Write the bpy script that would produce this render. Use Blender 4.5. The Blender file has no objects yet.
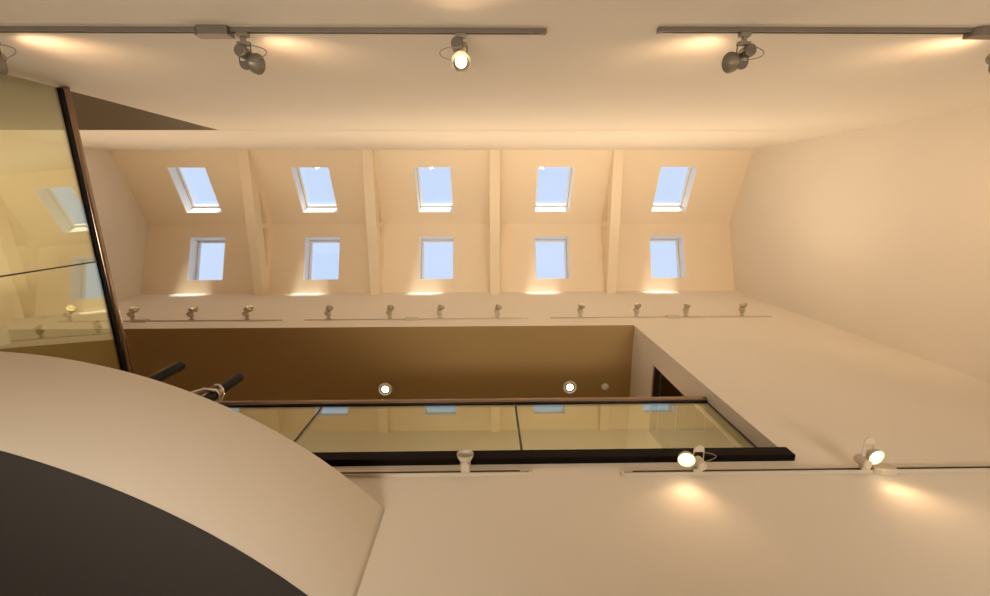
import bpy, bmesh, math, random
from mathutils import Vector, Matrix
random.seed(4)
S = bpy.context.scene
C = S.collection
PI = math.pi

# ---------------------------------------------------------------- camera
# world: X to the right of the picture, Y towards the gallery wall, Z up; eye at the origin
cam_d = bpy.data.cameras.new('camera')
cam = bpy.data.objects.new('camera', cam_d); C.objects.link(cam)
cam_d.sensor_fit = 'HORIZONTAL'; cam_d.sensor_width = 36.0
cam_d.lens = 36.0 * 450 / 990
cam_d.clip_start = 0.02; cam_d.clip_end = 200
zc = Vector(((487 - 495) / 450, (298 - 201) / 450, -1)).normalized()
xc = Vector((1, .0025, 0)); xc = (xc - zc * xc.dot(zc)).normalized()
yc = zc.cross(xc)
cam.matrix_world = Matrix((xc, yc, zc)).to_4x4()
S.camera = cam

# ---------------------------------------------------------------- world, sun, exposure
w = bpy.data.worlds.new('sky'); S.world = w; w.use_nodes = True
nt = w.node_tree; nt.nodes.clear()
out = nt.nodes.new('ShaderNodeOutputWorld'); bg = nt.nodes.new('ShaderNodeBackground')
geo = nt.nodes.new('ShaderNodeNewGeometry'); sep = nt.nodes.new('ShaderNodeSeparateXYZ')
ramp = nt.nodes.new('ShaderNodeValToRGB')
ramp.color_ramp.elements[0].position = 0.0; ramp.color_ramp.elements[0].color = (0.72, 0.82, 1.0, 1)
ramp.color_ramp.elements[1].position = 1.0; ramp.color_ramp.elements[1].color = (0.60, 0.745, 1.0, 1)
nt.links.new(geo.outputs['Incoming'], sep.inputs[0])
mul = nt.nodes.new('ShaderNodeMath'); mul.operation = 'MULTIPLY'; mul.inputs[1].default_value = -1
nt.links.new(sep.outputs['Z'], mul.inputs[0]); nt.links.new(mul.outputs[0], ramp.inputs[0])
nt.links.new(ramp.outputs[0], bg.inputs[0]); bg.inputs[1].default_value = 1.0
nt.links.new(bg.outputs[0], out.inputs[0])

FILL_W = 28.5
sun_d = bpy.data.lights.new('sun', 'SUN'); sun = bpy.data.objects.new('sun', sun_d); C.objects.link(sun)
sun_d.energy = 6.5; sun_d.angle = math.radians(7); sun_d.color = (1.0, .93, .8)
sun.rotation_euler = Vector((-.10, 1.0, -.19)).to_track_quat('-Z', 'Y').to_euler()

# added unseen fill lights, well below the eye, shining up the shaft
for k, x in enumerate((-4.6, -1.0, 2.8)):
    ld = bpy.data.lights.new('hall_lamp', 'AREA'); ld.shape = 'RECTANGLE'; ld.size = 1.6; ld.size_y = .8
    ld.energy = FILL_W; ld.color = (1.0, .88, .72); ld.spread = math.radians(80)
    lo = bpy.data.objects.new('hall_lamp', ld); C.objects.link(lo); lo.location = (x, .43, -1.45); lo.rotation_euler = (PI, 0, 0)

S.view_settings.view_transform = 'Standard'; S.view_settings.look = 'None'
S.view_settings.gamma = 1; S.view_settings.use_curve_mapping = False
S.view_settings.exposure = 0.10
S.cycles.max_bounces = 14; S.cycles.diffuse_bounces = 8; S.cycles.glossy_bounces = 6
S.cycles.transparent_max_bounces = 16; S.cycles.transmission_bounces = 8
S.cycles.use_denoising = True
S.cycles.caustics_reflective = False; S.cycles.caustics_refractive = False
S.cycles.sample_clamp_indirect = 6

SPOT_W = 26.0
HALO = (1.0, .75, .50)
WARM = (1.0, .62, .34)

# ---------------------------------------------------------------- materials
def mat(name, col, rough=.5, metal=0, emit=None, es=0, bump=0, bscale=60, var=0, coat=0, spec=.5):
    m = bpy.data.materials.new(name); m.use_nodes = True
    n = m.node_tree; b = n.nodes['Principled BSDF']
    b.inputs['Base Color'].default_value = (*col, 1); b.inputs['Roughness'].default_value = rough
    b.inputs['Metallic'].default_value = metal; b.inputs['Coat Weight'].default_value = coat
    b.inputs['Specular IOR Level'].default_value = spec
    if emit:
        b.inputs['Emission Color'].default_value = (*emit, 1); b.inputs['Emission Strength'].default_value = es
    if bump or var:
        tc = n.nodes.new('ShaderNodeTexCoord'); no = n.nodes.new('ShaderNodeTexNoise')
        no.inputs['Scale'].default_value = bscale; no.inputs['Detail'].default_value = 6
        n.links.new(tc.outputs['Object'], no.inputs['Vector'])
        if bump:
            bp = n.nodes.new('ShaderNodeBump'); bp.inputs['Strength'].default_value = bump
            bp.inputs['Distance'].default_value = .002
            n.links.new(no.outputs['Fac'], bp.inputs['Height']); n.links.new(bp.outputs['Normal'], b.inputs['Normal'])
        if var:
            n2 = n.nodes.new('ShaderNodeTexNoise'); n2.inputs['Scale'].default_value = 1.3
            n.links.new(tc.outputs['Object'], n2.inputs['Vector'])
            mx = n.nodes.new('ShaderNodeMix'); mx.data_type = 'RGBA'
            mx.inputs[6].default_value = (*[c * (1 - var) for c in col], 1)
            mx.inputs[7].default_value = (*[min(1, c * (1 + var)) for c in col], 1)
            n.links.new(n2.outputs['Fac'], mx.inputs[0]); n.links.new(mx.outputs[2], b.inputs['Base Color'])
    return m
M = {}
M['plaster'] = mat('wall_plaster', (.80, .755, .68), .85, bump=.15, var=.02, spec=.3)
M['slope'] = mat('roof_slope_plaster', (.86, .75, .58), .85, bump=.15, var=.02, spec=.3)
M['tan'] = mat('tan_ceiling_plaster', (.41, .28, .12), .85, bump=.15, spec=.3)  # gallery ceiling plaster with its shade darkened into the base colour
M['grey'] = mat('grey_tan_ceiling_plaster', (.43, .365, .25), .85, bump=.15, spec=.3)  # landing ceiling plaster, greyed in the colour to stand for shade
M['white'] = mat('white_window_paint', (.90, .90, .89), .45)
M['gasket'] = mat('grey_gasket', (.50, .52, .55), .6)
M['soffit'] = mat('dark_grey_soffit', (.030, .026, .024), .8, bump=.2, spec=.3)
M['floor'] = mat('oak_floor', (.52, .38, .24), .45, var=.08)
M['beam'] = mat('dark_stained_wood', (.007, .004, .003), .5, bump=.05, spec=.06)
M['rail'] = mat('dark_bronze_tube', (.32, .235, .175), .20, metal=1)
M['black'] = mat('black_gloss_tube', (.008, .006, .005), .25, spec=.12)
M['chrome'] = mat('polished_chrome', (.82, .78, .74), .12, metal=1)
M['track'] = mat('satin_aluminium', (.23, .20, .17), .40, metal=.6)  # aluminium darkened for the shaded undersides of the upper wall tracks
M['slot'] = mat('black_track_slot', (.02, .02, .02), .7)
M['lamp'] = mat('grey_lamp_metal', (.27, .24, .19), .42, metal=.5)  # darker copy of the lamp metal, backlit shade put into the colour
M['cream'] = mat('cream_track_paint', (.60, .54, .44), .5)  # lighter copy of track and lamp metal, gallery-side light put into the colour
M['olive'] = mat('pale_brass_lamp_metal', (.50, .44, .31), .42, metal=.4)  # paler copy of the lamp metal, golden light on the high heads coloured in
M['lampd'] = mat('dark_lamp_plate', (.16, .13, .11), .5, metal=.3)
M['cable'] = mat('grey_cable', (.30, .25, .21), .6)
M['bulb'] = mat('glowing_bulb', (1, .9, .7), .4, emit=(1.0, .80, .50), es=7)
M['bulb_dim'] = mat('recessed_bulb', (1, .9, .7), .4, emit=(1.0, .80, .50), es=1.5)
M['dl'] = mat('glowing_downlight', (1, .9, .7), .4, emit=(1.0, .80, .48), es=5)
M['seal'] = mat('black_glass_seal', (.02, .02, .018), .5)
M['grille'] = mat('ribbed_grille_grey', (.45, .42, .36), .6)
M['door'] = mat('dark_door_timber', (.07, .05, .035), .5)

def glass_mat(name, tint, ior_=1.52):
    m = bpy.data.materials.new(name); m.use_nodes = True; n = m.node_tree; n.nodes.clear()
    o = n.nodes.new('ShaderNodeOutputMaterial'); mx = n.nodes.new('ShaderNodeMixShader')
    t = n.nodes.new('ShaderNodeBsdfTransparent'); g = n.nodes.new('ShaderNodeBsdfGlossy')
    fr = n.nodes.new('ShaderNodeFresnel'); fr.inputs['IOR'].default_value = 1.52
    g2 = n.nodes.new('ShaderNodeNewGeometry')          # both faces of the sheet reflect like air against glass
    t.inputs[0].default_value = (*tint, 1); g.inputs['Roughness'].default_value = 0.0; g.inputs[0].default_value = (*[min(1, c * 1.05) for c in tint], 1)
    # a thin sheet: the inner face sees the ray at the same outside angle, so undo Blender's backface inversion
    inv = n.nodes.new('ShaderNodeMix'); inv.inputs[2].default_value = ior_; inv.inputs[3].default_value = 1 / ior_
    n.links.new(g2.outputs['Backfacing'], inv.inputs[0]); n.links.new(inv.outputs[0], fr.inputs['IOR'])
    n.links.new(fr.outputs[0], mx.inputs[0]); n.links.new(t.outputs[0], mx.inputs[1]); n.links.new(g.outputs[0], mx.inputs[2])
    n.links.new(mx.outputs[0], o.inputs[0])
    return m
M['glass'] = glass_mat('balustrade_glass', (.93, .955, .82), 3.2)
M['pane'] = glass_mat('skylight_glass', (.97, .98, .99))

# ---------------------------------------------------------------- mesh helpers
def tag(o, label=None, cat=None, group=None, kind=None):
    if label: o['label'] = label
    if cat: o['category'] = cat
    if group: o['group'] = group
    if kind: o['kind'] = kind
    return o

def thing(name, label, cat, loc=(0, 0, 0), group=None):
    o = bpy.data.objects.new(name, None); C.objects.link(o); o.location = loc
    o.empty_display_size = .1
    return tag(o, label, cat, group)

def obj(name, bm, m, parent=None, smooth=False, bevel=0, kind=None):
    bmesh.ops.recalc_face_normals(bm, faces=bm.faces)
    me = bpy.data.meshes.new(name); bm.to_mesh(me); bm.free()
    me.materials.append(m)
    if smooth:
        for p in me.polygons: p.use_smooth = True
    o = bpy.data.objects.new(name, me); C.objects.link(o)
    if parent is not None: o.parent = parent
    if bevel:
        b = o.modifiers.new('bevel', 'BEVEL'); b.width = bevel; b.segments = 2; b.limit_method = 'ANGLE'
    if smooth:
        try:
            a = o.modifiers.new('wn', 'WEIGHTED_NORMAL')
        except Exception: pass
        for e in me.edges: pass
        me.set_sharp_from_angle(angle=math.radians(40))
    if kind: o['kind'] = kind
    return o

def bx(bm, x0, x1, y0, y1, z0, z1, mtx=None):
    vs = [bm.verts.new((x, y, z)) for x in (x0, x1) for y in (y0, y1) for z in (z0, z1)]
    if mtx is not None:
        for v in vs: v.co = mtx @ v.co
    for f in ((0, 1, 3, 2), (4, 6, 7, 5), (0, 4, 5, 1), (2, 3, 7, 6), (0, 2, 6, 4), (1, 5, 7, 3)):
        bm.faces.new([vs[i] for i in f])
    return bm

def box(x0, x1, y0, y1, z0, z1): return bx(bmesh.new(), x0, x1, y0, y1, z0, z1)

def prism(bm, pts, axis, a0, a1):
    """extrude a polygon given in the two other axes along axis (0 = X, 2 = Z)"""
    def mk(p, a): return (a, p[0], p[1]) if axis == 0 else ((p[0], a, p[1]) if axis == 1 else (p[0], p[1], a))
    A = [bm.verts.new(mk(p, a0)) for p in pts]; B = [bm.verts.new(mk(p, a1)) for p in pts]
    bm.faces.new(A); bm.faces.new(B[::-1])
    for i in range(len(pts)):
        j = (i + 1) % len(pts); bm.faces.new((A[i], A[j], B[j], B[i]))
    return bm

def frame_of(d):
    d = Vector(d).normalized(); up = Vector((0, 0, 1)) if abs(d.z) < .9 else Vector((0, 1, 0))
    a = up.cross(d).normalized(); b = d.cross(a)
    return a, b, d

def tube(bm, pts, r, n=16, cap=True):
    pts = [Vector(p) for p in pts]; rings = []
    a, b, d = frame_of(pts[1] - pts[0])
    for i, p in enumerate(pts):
        if i == 0: t = pts[1] - pts[0]
        elif i == len(pts) - 1: t = pts[-1] - pts[-2]
        else: t = (pts[i + 1] - pts[i]).normalized() + (pts[i] - pts[i - 1]).normalized()
        t.normalize(); a = (a - t * a.dot(t)).normalized(); b = t.cross(a)
        rr = r[i] if isinstance(r, (list, tuple)) else r
        rings.append([bm.verts.new(p + (a * math.cos(2 * PI * k / n) + b * math.sin(2 * PI * k / n)) * rr) for k in range(n)])
    for i in range(len(rings) - 1):
        for k in range(n):
            bm.faces.new((rings[i][k], rings[i][(k + 1) % n], rings[i + 1][(k + 1) % n], rings[i + 1][k]))
    if cap: bm.faces.new(rings[0][::-1]); bm.faces.new(rings[-1])
    return bm

def lathe(bm, prof, o, d, n=28):
    """prof: (distance along d, radius)"""
    a, b, d = frame_of(d); o = Vector(o); rings = []
    for h, r in prof:
        if r < 1e-6: rings.append([bm.verts.new(o + d * h)])
        else: rings.append([bm.verts.new(o + d * h + (a * math.cos(2 * PI * k / n) + b * math.sin(2 * PI * k / n)) * r) for k in range(n)])
    for i in range(len(rings) - 1):
        A, B = rings[i], rings[i + 1]
        for k in range(n):
            k2 = (k + 1) % n
            if len(A) == 1 and len(B) == 1: continue
            if len(A) == 1: bm.faces.new((A[0], B[k2], B[k]))
            elif len(B) == 1: bm.faces.new((A[k], A[k2], B[0]))
            else: bm.faces.new((A[k], A[k2], B[k2], B[k]))
    return bm

def torus(bm, c, d, R, r, n=28, m=10, a0=0, a1=2 * PI):
    a, b, d = frame_of(d); c = Vector(c)
    full = abs(a1 - a0 - 2 * PI) < 1e-6
    pts = [c + (a * math.cos(a0 + (a1 - a0) * i / n) + b * math.sin(a0 + (a1 - a0) * i / n)) * R for i in range(n + (0 if full else 1))]
    if not full: return tube(bm, pts, r, m)
    rings = []
    for i, p in enumerate(pts):
        rad = (p - c).normalized()
        rings.append([bm.verts.new(p + (rad * math.cos(2 * PI * k / m) + d * math.sin(2 * PI * k / m)) * r) for k in range(m)])
    for i in range(n):
        for k in range(m):
            j = (i + 1) % n; bm.faces.new((rings[i][k], rings[i][(k + 1) % m], rings[j][(k + 1) % m], rings[j][k]))
    return bm

# ---------------------------------------------------------------- dimensions
YA, YB = -.93, 1.80            # the two long walls
XW, XE = -6.92, 5.04           # the two end walls
ZF = -1.60                     # floor
ZG = 2.94                      # gallery floor
ZO = 6.37                      # head of the openings
ZA, ZB, ZR, YR = 8.80, 8.92, 9.40, .46
JB = 2.16                      # east jamb of the gallery opening
JA = -3.56                     # jamb of the opening in the north wall

def st(name, bm, m, **k): return obj(name, bm, m, kind='structure', **k)

# ---------------------------------------------------------------- structure
st('floor', box(XW - .2, XE + .2, YA - .2, YB + .2, ZF - .1, ZF), M['floor'])

# north wall (top of the picture) with its opening to the landing on the left
b = box(XW - .2, XE + .2, YA - .2, YA, ZF, ZG - .3)
bx(b, JA, XE + .2, YA - .2, YA, ZG - .3, ZO)
bx(b, XW - .2, XE + .2, YA - .2, YA, ZO + .02, ZA + .02)
bx(b, JA, XE + .2, YA - .2, YA, ZO - .01, ZO + .03)
st('wall_north', b, M['plaster'])
# south wall (gallery side)
b = box(XW - .2, XE + .2, YB, YB + .2, ZF, 2.83)
bx(b, JB, XE + .2, YB, YB + .2, 2.83, ZO + .02)
bx(b, XW - .2, XE + .2, YB, YB + .2, ZO + .02, ZB + .02)
bx(b, XW - .2, XW, YB, YB + .2, 2.83, ZO + .02)
st('wall_south', b, M['plaster'])
# end walls (gable shaped)
def gable(x0, x1):
    return prism(bmesh.new(), [(YA, ZF), (YB, ZF), (YB, ZB), (YR, ZR), (YA, ZA)], 0, x0, x1)
st('wall_east', gable(XE, XE + .2), M['plaster'])
st('wall_west', gable(XW - .2, XW), M['plaster'])

st('floor_gallery', box(XW - 2.4, XE + .2, YB + .18, 5.2, ZG - .28, ZG), M['floor'])
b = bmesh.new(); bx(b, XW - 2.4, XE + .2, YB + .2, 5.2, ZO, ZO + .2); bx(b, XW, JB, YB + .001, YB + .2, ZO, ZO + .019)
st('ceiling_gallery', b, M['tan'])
b = box(XW - 2.4, XE + .2, 5.0, 5.2, ZG, ZO); bx(b, XW - 2.6, XW - 2.4, YB, 5.2, ZG - .28, ZO + .2)
bx(b, XW - 2.4, XW - .2, YB, YB + .2, ZG, ZO)
st('wall_gallery_back', b, M['plaster'])
# east side wall of the gallery with its doorway, and the room behind it
DY0, DY1, DZ = 2.10, 3.05, 5.54
b = box(JB, JB + .12, YB + .2, DY0, ZG, ZO); bx(b, JB, JB + .12, DY1, 5.0, ZG, ZO); bx(b, JB, JB + .12, DY0, DY1, DZ, ZO)
st('wall_gallery_east', b, M['plaster'])
b = box(JB + .02, JB + .10, DY0, DY0 + .03, ZG, DZ); bx(b, JB + .02, JB + .10, DY1 - .03, DY1, ZG, DZ); bx(b, JB + .02, JB + .10, DY0 + .03, DY1 - .03, DZ - .03, DZ)
st('trim_1', b, M['door'])
st('wall_side_room', box(4.6, 4.8, YB + .2, 5.0, ZG, ZO), M['plaster'])
# the landing on the left between the two walls, and the space behind the north opening
st('floor_landing', box(XW, -3.42, YA - 2.4, YB, ZG - .28, ZG), M['floor'])
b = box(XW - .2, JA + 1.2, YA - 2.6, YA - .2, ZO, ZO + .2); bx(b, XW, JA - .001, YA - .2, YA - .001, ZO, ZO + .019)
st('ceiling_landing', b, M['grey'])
b = box(XW - .2, JA + 1.2, YA - 2.6, YA - 2.4, ZG - .3, ZO); bx(b, XW - .2, XW, YA - 2.4, YA - .2, ZG - .3, ZO)
bx(b, JA + 1.0, JA + 1.2, YA - 2.4, YA - .2, ZG - .3, ZO); bx(b, JA, JA + .2 + .8, YA - .22, YA - .2, ZG - .3, ZO)
st('wall_landing', b, M['plaster'])

# ---------------------------------------------------------------- roof slopes with skylight holes
WX = [-5.68, -3.36, -1.03, 1.325, 3.705]; WW = .36
TH = .30
def slope(name, p0, p1, u0, u1):
    """p0 eaves (y,z), p1 ridge; holes run from distance u0 to u1 along the slope from the eaves"""
    P0 = Vector((0, *p0)); P1 = Vector((0, *p1)); L = (P1 - P0).length; t = (P1 - P0) / L
    nrm = Vector((1, 0, 0)).cross(t); 
    if nrm.z < 0: nrm = -nrm
    bm = bmesh.new()
    def blk(x0, x1, a, c):
        vs = []
        for x in (x0, x1):
            for (s, h) in ((a, 0), (c, 0), (c, TH), (a, TH)):
                q = P0 + t * s
                if s == L and h: q = P1 + Vector((0, 0, TH / nrm.z))
                else: q = q + nrm * h
                if s == 0: 
                    q = q - t * .21 * (1 if h else 1)
                vs.append(bm.verts.new((x, q.y, q.z)))
        for f in ((3, 2, 1, 0), (4, 5, 6, 7), (0, 1, 5, 4), (1, 2, 6, 5), (2, 3, 7, 6), (3, 0, 4, 7)):
            bm.faces.new([vs[i] for i in f])
    xs = XW - .2
    for wx in WX:
        blk(xs, wx - WW, 0, L); blk(wx - WW, wx + WW, 0, u0); blk(wx - WW, wx + WW, u1, L); xs = wx + WW
    blk(xs, XE + .2, 0, L)
    st(name, bm, M['slope'])
    return P0, t, nrm
cs, sn = 1.39 / math.hypot(1.39, .6), .6
LA = math.hypot(YR - YA, ZR - ZA); LB = math.hypot(YB - YR, ZR - ZB)
uA0 = (-.64 - YA) / (YR - YA) * LA; uA1 = (.225 - YA) / (YR - YA) * LA
uB0 = (YB - 1.55) / (YB - YR) * LB; uB1 = (YB - .705) / (YB - YR) * LB
FA = slope('ceiling_north_slope', (YA, ZA), (YR, ZR), uA0, uA1)
FB = slope('ceiling_south_slope', (YB, ZB), (YR, ZR), uB0, uB1)

def skylight(idx, F, wx, u0, u1):
    P0, t, n = F
    X = Vector((1, 0, 0))
    def Mx():
        m = Matrix.Identity(4)
        for i, v in enumerate((X, t, n)):
            for r in range(3): m[r][i] = v[r]
        q = P0 + t * u0
        m[0][3], m[1][3], m[2][3] = wx, q.y, q.z
        return m
    root = bpy.data.objects.new('window_%d' % idx, None); C.objects.link(root)
    root.matrix_world = Mx(); root['kind'] = 'structure'
    L = u1 - u0; W = WW; g = .004
    def ring(w0, l0, w1, l1, z0, z1):       # rectangular ring between inset w0,l0 and w1,l1
        bm = bmesh.new()
        bx(bm, -W + w0, -W + w1, l0, L - l0, z0, z1); bx(bm, W - w1, W - w0, l0, L - l0, z0, z1)
        bx(bm, -W + w1, W - w1, l0, l1, z0, z1); bx(bm, -W + w1, W - w1, L - l1, L - l0, z0, z1)
        return bm
    obj('lining', ring(.001, .001, .012, .012, .002, .235), M['white'], root)
    obj('gasket', ring(.001, .001, .022, .022, .235, .240), M['gasket'], root)
    wf = obj('window_frame', ring(.001, .001, .03, .03, .240, .285), M['white'], root)
    obj('sash', ring(.025, .025, .055, .055, .246, .296), M['white'], wf, bevel=.004)
    obj('pane', box(-W + .05, W - .05, .05, L - .05, .265, .272), M['pane'], wf)
    bm = box(-W + .10, W - .10, L - .048, L - .032, .232, .246); obj('ventilation_bar', bm, M['white'], root, bevel=.003)
i = 0
for wx in WX:
    i += 1; skylight(i, FA, wx, uA0, uA1)
for wx in WX:
    i += 1; skylight(i, FB, wx, uB0, uB1)

# ---------------------------------------------------------------- roof trusses between the skylights
TW = .095
names = ['cream roof truss between the first and second skylight columns from the left',
         'cream roof truss between the second and third skylight columns from the left',
         'cream roof truss between the third and fourth skylight columns, seen straight from below',
         'cream roof truss between the fourth and fifth skylight columns, nearest the right end wall']
for k, tx in enumerate((-4.48, -2.21, .146, 2.46)):
    t = thing('roof_truss', names[k], 'roof truss', (tx, YR, 8.72), 'roof trusses under the skylight slopes')
    def R(y): return (ZA + (ZR - ZA) * (y - YA) / (YR - YA)) if y < YR else (ZB + (ZR - ZB) * (YB - y) / (YB - YR))
    z0 = 8.72
    obj('tie_beam', box(-TW, TW, YA - YR, YB - YR, 0, .25), M['slope'], t, bevel=.004)
    for s, ye in ((-1, YA), (1, YB)):
        yo = ye - YR
        d = .13
        yi = s * .05
        zi = lambda y: R(YR + y) - z0
        # the rafter foot ends where it runs into the tie beam
        ys = yi
        while abs(ys) < abs(yo) and zi(ys) - d > .25: ys += s * .005
        pts = [(yi, zi(yi)), (yi, zi(yi) - d), (ys, .252), (yo * .999, .252), (yo * .999, max(zi(yo), .256))]
        obj('rafter', prism(bmesh.new(), pts, 0, -TW * .96, TW * .96), M['slope'], t)
    obj('king_post', box(-TW * .8, TW * .8, -.05, .05, .25, ZR - z0 - .01), M['slope'], t)

# ---------------------------------------------------------------- gallery edge beam, balustrade and handrail
t = tag(obj('edge_beam', box(-6.9, 2.165, 1.752, 1.96, 2.828, 2.936), M['beam'], bevel=.006),
        'long dark stained beam along the edge of the gallery floor', 'beam')
GY = 1.93
t = thing('glass_balustrade', 'long glass balustrade with bronze handrail along the gallery edge', 'balustrade', (0, GY, ZG))
seams = [2.135, .262, -1.59, -3.41]
for k in range(3):
    obj('glass_panel', box(seams[k + 1] + .006, seams[k] - .006, -.006, .006, .0, 1.145), M['glass'], t)
for k in range(1, 4):
    obj('glass_seal', box(seams[k] - .009, seams[k] + .009, -.007, .007, .0, 1.145), M['seal'], t)
obj('glass_channel', box(-5.3, 2.142, -.016, .016, 1.10, 1.143), M['black'], t)
obj('glass_seal', box(2.129, 2.142, -.008, .008, .0, 1.145), M['seal'], t)
bm = tube(bmesh.new(), [(-5.3, 0, 1.16), (2.15, 0, 1.16)], .037, 24)
obj('handrail', bm, M['rail'], t, smooth=True)

# the balustrade across the landing at the left
LX = -3.445
t = thing('glass_balustrade', 'tall glass balustrade with sloping dark handrail at the left of the picture', 'balustrade', (LX, 0, ZG)); t.rotation_euler.z = math.radians(-2.2)
obj('glass_panel', box(-.006, .006, YA + .02, .505, 0, 1.10), M['glass'], t)
obj('glass_panel', box(-.006, .006,   .517, YB - .02, 0, 1.10), M['glass'], t)
obj('glass_seal', box(-.008, .008, .506, .516, 0, 1.10), M['seal'], t)
obj('glass_channel', box(-.017, .017, YA + .02, YB - .02, 1.045, 1.10), M['black'], t)
bm = tube(bmesh.new(), [(0, YA + .005, 1.115), (0, YB - .002, 1.115)], .034, 24)
obj('handrail', bm, M['rail'], t, smooth=True)

# ---------------------------------------------------------------- curved stair landing at the lower left
CX, CY, CR = -2.8615, 3.763, 2.98
def arcpts(r, n=96, a0=0, a1=2 * PI): return [(CX + r * math.cos(a0 + (a1 - a0) * i / n), CY + r * math.sin(a0 + (a1 - a0) * i / n)) for i in range(n if abs(a1 - a0 - 2 * PI) < 1e-6 else n + 1)]
t = thing('curved_stair_landing', 'curved cream parapet with dark grey underside hanging over the lower left', 'stair landing', (CX, CY, 1.62))
a_end = math.asin((YB + .003 - CY) / CR)
def loc(p): return [(x - CX, y - CY) for x, y in p]
aL, aR = -PI - a_end - .0, a_end
outer = loc(arcpts(CR, 110, aL, aR)); inner = loc(arcpts(CR - .10, 110, aL, aR))
bm = bmesh.new()
V = [[bm.verts.new((x, y, z)) for (x, y) in ring_] for ring_, z in ((outer, 0), (outer, .75), (inner, .75), (inner, 0))]
for i in range(110):
    for k in range(4):
        k2 = (k + 1) % 4; bm.faces.new((V[k][i], V[k][i + 1], V[k2][i + 1], V[k2][i]))
bm.faces.new([V[k][0] for k in range(4)]); bm.faces.new([V[k][-1] for k in range(4)][::-1])
pr = obj('parapet', bm, M['plaster'], t, smooth=True)
bm = prism(bmesh.new(), loc(arcpts(CR - .101, 120, aL, aR)), 2, .0, .125)
obj('landing_floor', bm, M['floor'], t)
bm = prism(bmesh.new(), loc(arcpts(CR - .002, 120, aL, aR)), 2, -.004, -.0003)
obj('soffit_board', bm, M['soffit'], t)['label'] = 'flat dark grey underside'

# handrail posts of the stair
def post(x, y, ztop, label, bracket):
    t = thing('stair_post', label, 'post', (x, y, 1.745), 'dark tubular posts behind the curved parapet')
    h = ztop - 1.745
    obj('tube', lathe(bmesh.new(), [(0, 0), (0, .035), (h - .012, .035), (h - .004, .031), (h, .023), (h, 0)], (0, 0, 0), (0, 0, 1), 24), M['black'], t, smooth=True)
    if bracket:
        zb = 2.78 - 1.745
        obj('collar', lathe(bmesh.new(), [(-.018, .0355), (-.018, .041), (.018, .041), (.018, .0355)], (0, 0, zb), (0, 0, 1)), M['chrome'], t, smooth=True)
        r = obj('clamp_ring', torus(bmesh.new(), (.0, -.0, zb + .02), (.35, .3, 1), .054, .009), M['chrome'], t, smooth=True)
        obj('bracket_arm', tube(bmesh.new(), [(-.05, 0, zb), (-.09, .02, zb - .01), (-.15, .05, zb - .05), (-.24, .09, zb - .09)], .011, 12), M['chrome'], t, smooth=True)
        obj('bracket_arm', tube(bmesh.new(), [(.02, -.04, zb - .03), (-.03, -.06, zb - .05), (-.10, -.05, zb - .10), (-.16, -.03, zb - .16)], .010, 12), M['chrome'], t, smooth=True)
post(-2.175, 1.135, 3.06, 'short dark round post rising behind the parapet, nearer the left balustrade', False)
post(-1.79, 1.235, 3.08, 'short dark round post with chrome clamp rising behind the parapet', True)

# ---------------------------------------------------------------- recessed lights and detector in the gallery ceiling
def downlight(x, y, label):
    t = thing('downlight', label, 'ceiling light', (x, y, ZO), 'recessed downlights in the gallery ceiling')
    obj('trim_ring', lathe(bmesh.new(), [(0, .080), (0, .105), (-.010, .105), (-.020, .098), (-.022, .090), (-.016, .080), (-.001, .078)], (0, 0, 0), (0, 0, 1), 32), M['white'], t, smooth=True)
    obj('bulb', lathe(bmesh.new(), [(-.0085, 0), (-.0085, .052), (-.005, .054)], (0, 0, 0), (0, 0, 1), 32), M['dl'], t)
    obj('baffle', lathe(bmesh.new(), [(-.001, 0), (-.001, .078), (-.004, .078), (-.004, 0)], (0, 0, 0), (0, 0, 1), 32), M['lampd'], t)
    l = bpy.data.lights.new('downlight_lamp', 'SPOT'); l.energy = 26; l.color = WARM; l.spot_size = math.radians(110); l.spot_blend = .7; l.shadow_soft_size = .05
    lo = bpy.data.objects.new('downlight_lamp', l); C.objects.link(lo); lo.parent = t; lo.location = (0, 0, -.03)
downlight(-1.55, 2.77, 'round glowing downlight in the gallery ceiling, left of the two')
downlight(1.24, 2.765, 'round glowing downlight in the gallery ceiling, beside the smoke detector')
t = thing('smoke_detector', 'small round smoke detector on the brown gallery ceiling near the corner', 'smoke detector', (1.775, 2.76, ZO))
obj('base', lathe(bmesh.new(), [(0, 0), (0, .055), (-.012, .055), (-.014, .045), (-.014, 0)], (0, 0, 0), (0, 0, 1)), M['white'], t, smooth=True)
obj('sensor_head', lathe(bmesh.new(), [(-.014, .038), (-.030, .036), (-.036, .026), (-.036, 0)], (0, 0, 0), (0, 0, 1)), M['white'], t, smooth=True)
t = thing('ventilation_grille', 'ribbed grille on the ceiling beyond the gallery doorway', 'grille', (3.13, 3.28, ZO))
bm = box(-.24, .24, -.24, -.225, -.02, 0); bx(bm, -.24, .24, .225, .24, -.02, 0); bx(bm, -.24, -.225, -.225, .225, -.02, 0); bx(bm, .225, .24, -.225, .225, -.02, 0)
obj('frame', bm, M['grille'], t)
bm = bmesh.new()
for k in range(12): bx(bm, -.205 + k * .036, -.193 + k * .036, -.225, .225, -.018, -.002)
obj('louvre', bm, M['door'], t)

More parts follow.
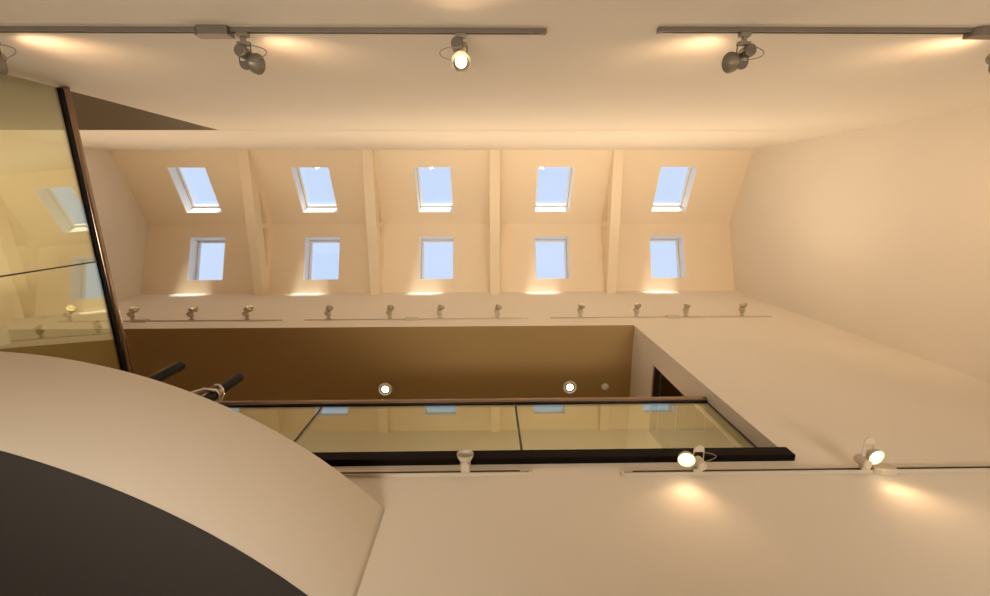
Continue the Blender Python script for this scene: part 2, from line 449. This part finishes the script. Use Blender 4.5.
# ---------------------------------------------------------------- lighting tracks
def track(x0, x1, wall, z, label, group, feeds=(), m='track', D=.024, hh=.0165):
    s = 1 if wall == 'A' else -1                 # direction out of the wall
    y = YA if wall == 'A' else YB
    t = thing('lighting_track', label, 'lighting track', ((x0 + x1) / 2, y, z), group)
    h = (x1 - x0) / 2; k = hh / .0165
    def sy(a, b_): return (a, b_) if s > 0 else (-b_, -a)
    bm = bmesh.new(); bx(bm, -h, h, *sy(0, D), -hh, -.010 * k); bx(bm, -h, h, *sy(0, D), .010 * k, hh); bx(bm, -h, h, *sy(0, D * .5), -.010 * k, .010 * k)
    rl = obj('rail', bm, M[m], t)
    obj('slot', box(-h + .06, h - .06, *sy(D * .52, D - .0001), -.0098 * k, .0098 * k), M['slot'], rl)
    for e in (-1, 1):
        a = e * h; obj('end_cap', box(min(a, a + e * .025), max(a, a + e * .025), *sy(0, D + .002), -.018 * k, .018 * k), M[m], rl, bevel=.002)
    for fx, fw in feeds:
        q = fx - (x0 + x1) / 2
        pts = [(q - fw / 2, -.020), (q - fw / 2 + .03, -.05), (q + fw / 2, -.05), (q + fw / 2, .034), (q - fw / 2, .034)] 
        obj('power_feed', prism(bmesh.new(), pts, 1, *sy(.0, D + .022)), M[m], t, bevel=.003)
    return t
gl = 'lighting tracks on the long walls'
track(-4.9, .31, 'A', 2.745, 'long grey lighting track along the upper wall, at the left', gl, [(-1.49, .19)])
track(.97, 4.9, 'A', 2.715, 'long grey lighting track along the upper wall, at the right', gl, [(2.80, .22)])
track(-1.6, .27, 'B', 2.712, 'grey lighting track under the dark beam, at the left', gl, m='cream')
track(.91, 4.9, 'B', 2.688, 'grey lighting track running under the dark beam to the right edge', gl, [(2.66, .14)], m='cream')
gu = 'thin lighting tracks high on the gallery wall'
track(-6.56, -3.2, 'B', 6.78, 'thin high lighting track above the gallery opening, leftmost', gu, [(-5.35, .25)], m='cream', D=.016, hh=.009)
track(-2.81, .61, 'B', 6.78, 'thin high lighting track above the gallery opening, middle one', gu, [(-1.18, .2)], m='cream', D=.016, hh=.009)
track(1.0, 4.45, 'B', 6.80, 'thin high lighting track above the gallery opening, rightmost', gu, [(2.9, .2)], m='cream', D=.016, hh=.009)

# ---------------------------------------------------------------- track spotlights
def spotlight(x, wall, z, label, group, off=(.03, .16, 0), aim=(0, 0, 1), lit=True, power=1.0, cable=1, size=75, housing=(0., .12), deep=False, m='lamp', reach=.185, yoke=True):
    """off: (sideways, out of the wall, up) of the reflector centre; aim: direction of the beam in the world"""
    s = 1 if wall == 'A' else -1
    y = YA if wall == 'A' else YB
    t = thing('track_spotlight', label, 'spotlight', (x, y + s * .0245, z), group)
    def L(a, n, u): return Vector((a, s * n, u))
    def bb(a0, a1, n0, n1, u0, u1):
        n0, n1 = (n0, n1) if s > 0 else (-n1, -n0); return box(a0, a1, n0, n1, u0, u1)
    obj('adapter', bb(-.030, .030, .0, .022, -.017, .017), M[m], t, bevel=.003)
    bm = bb(-.012, .012, .022, .05, -.012, .012)
    n0, n1 = (.045, .066) if s > 0 else (-.066, -.045); bx(bm, -.035, .035, n0, n1, -.014, .014)
    obj('stem', bm, M[m], t, bevel=.003)
    # stirrup, a flat strap bent round in the plane out of the wall
    hw, nl = .034, reach
    pts = [L(-hw, .055, 0), L(-hw, nl - hw, 0)] + [L(-hw * math.cos(a), nl - hw + hw * math.sin(a), 0) for a in [PI * k / 10 for k in range(1, 10)]] + [L(hw, nl - hw, 0), L(hw, .055, 0)]
    if yoke:
      obj('yoke', tube(bmesh.new(), pts, .0035, 8), (M['lampd'] if m == 'lamp' else M[m]), t, smooth=True)
    half = [(-hw, nl - hw - .008)] + [(-hw * math.cos(PI * k / 12), nl - hw + hw * math.sin(PI * k / 12)) for k in range(0, 13)] + [(hw, nl - hw - .008)]
    half = [(a * .97, s * n) for a, n in half]
    if yoke: obj('end_plate', prism(bmesh.new(), half, 2, -.006, .006), (M['lampd'] if m == 'lamp' else M[m]), t)
    ha, hn = housing
    hs = obj('lamp_housing', lathe(bmesh.new(), [(-.05, 0), (-.05, .027), (-.044, .033), (.03, .033), (.04, .026), (.04, 0)], L(ha, hn, 0), (0, 0, 1)), M[m], t, smooth=True)
    obj('cap', lathe(bmesh.new(), [(-.053, 0), (-.053, .025), (-.049, .027)], L(ha, hn, 0), (0, 0, 1)), (M['lampd'] if m == 'lamp' else M[m]), hs)
    A = Vector(aim).normalized(); c = L(*off)
    prof = [(-.050, 0), (-.050, .016), (-.040, .022), (-.030, .036), (-.010, .050), (.014, .056), (.018, .056), (.016, .052), (.002, .050), (-.012, .040), (-.026, .022), (-.026, 0)]
    rf = obj('reflector', lathe(bmesh.new(), prof, c, A, 32), M[m], t, smooth=True)
    if lit:
        bp = [(-.025, 0), (-.025, .016), (-.019, .018), (-.017, 0)] if deep else [(-.022, 0), (-.022, .014), (-.004, .028), (.010, .032), (.020, .026), (.028, .012), (.030, 0)]
        obj('bulb', lathe(bmesh.new(), bp, c, A, 24), M['bulb_dim' if deep else 'bulb'], rf, smooth=True)
        l = bpy.data.lights.new('spot_lamp', 'SPOT'); l.energy = SPOT_W * power; l.color = HALO if deep else WARM
        l.spot_size = math.radians(size); l.spot_blend = 1.0; l.shadow_soft_size = .05
        lo = bpy.data.objects.new('spot_lamp', l); C.objects.link(lo); lo.parent = t
        lo.location = c + A * .03; lo.rotation_euler = A.to_track_quat('-Z', 'Y').to_euler()
    # arm from the housing to the reflector
    obj('arm', tube(bmesh.new(), [L(ha, hn, 0), (L(ha, hn, 0) + c) / 2 + Vector((0, 0, .012)), c - A * .035], .009, 10), M[m], t, smooth=True)
    if cable:
        k = cable
        pts = []
        for i in range(15):
            a = PI * (.5 - i / 14)
            pts.append(L(k * (.025 + .085 * math.cos(a) * 1.1), .100 + .038 * math.sin(a) * -1, .010 * math.sin(2 * a)))
        obj('cable', tube(bmesh.new(), pts, .0028, 8), M['cable'], t, smooth=True)
    return t

ga = 'spotlights on the upper wall tracks'
spotlight(-2.70, 'A', 2.745, 'track spotlight cut by the left edge of the picture, above the glass', ga, (.0, .16, 0), (.35, -.22, 1), power=.8, size=120)
spotlight(-1.335, 'A', 2.745, 'grey track spotlight seen from behind, beside the power feed of the left track', ga, (.040, .150, .02), (.35, -.16, 1), power=.4, size=120, cable=1, housing=(-.005, .10))
spotlight(-.14, 'A', 2.745, 'glowing track spotlight shining down near the end of the left track', ga, (.0, .145, -.01), (.05, .30, -1), power=.5, cable=-1, size=130, housing=(-.02, .06))
spotlight(1.43, 'A', 2.715, 'grey track spotlight with a cable loop seen from behind, on the right track', ga, (-.045, .145, .02), (-.35, -.16, 1), power=.5, size=120, housing=(.02, .10))
spotlight(2.88, 'A', 2.715, 'track spotlight cut by the right edge of the picture', ga, (.02, .150, 0), (-.35, -.22, 1), power=.8, size=120)
spotlight(3.95, 'A', 2.715, 'track spotlight at the far right end of the upper track, aimed at the end wall', ga, (.06, .16, .02), (.62, .60, 1.0), power=3.2, size=80)
gb = 'spotlights on the track below the gallery'
spotlight(-.155, 'B', 2.712, 'unlit cone shaped track spotlight pointing out below the gallery glass', gb, (.0, .115, 0), (0, -1, .05), lit=False, cable=0, housing=(0, .062), m='cream', yoke=False)
spotlight(1.40, 'B', 2.688, 'glowing track spotlight in front of the dark beam', gb, (-.09, .105, -.02), (-.30, .16, -1), m='cream', power=.22, cable=1, size=120, housing=(.01, .06))
spotlight(2.54, 'B', 2.688, 'glowing track spotlight with tall stirrup right of the dark beam', gb, (.035, .105, -.02), (.10, .12, -1), m='cream', reach=.23, power=.25, cable=0, size=120, housing=(-.025, .06))

gs = 'small spotlights on the high tracks'
upx = [-6.40, -5.45, -4.55, -3.71, -2.46, -1.52, -.74, .15, 1.45, 2.33, 3.11, 4.0]
lab = ['small high spotlight seen through the left balustrade glass',
       'small high spotlight beside the power feed of the leftmost high track',
       'small high spotlight third along the leftmost high track',
       'small high spotlight at the right end of the leftmost high track',
       'small high spotlight at the left end of the middle high track',
       'small high spotlight just left of the power feed on the middle high track',
       'small high spotlight just right of the power feed on the middle high track',
       'small high spotlight at the right end of the middle high track',
       'small high spotlight at the left end of the rightmost high track',
       'small high spotlight left of the power feed, above the gallery corner',
       'small high spotlight just right of the power feed on the rightmost high track',
       'small high spotlight nearest the right end wall']
for k, x in enumerate(upx):
    z = 6.78 if x < 1 else 6.80
    sx = -.02 if x < -3 else 0
    spotlight(x, 'B', z, lab[k], gs, (.02 if x > -3 else .05, .165, .02), ((.3, .25, -.25, .25, .45, .45, .45, .4, .2, -.25, .25, -.4)[k], -1, -.22), power=1.65, deep=True, m='olive', cable=0, size=(145 if 4 <= k <= 7 else 170), housing=(-.012, .10))
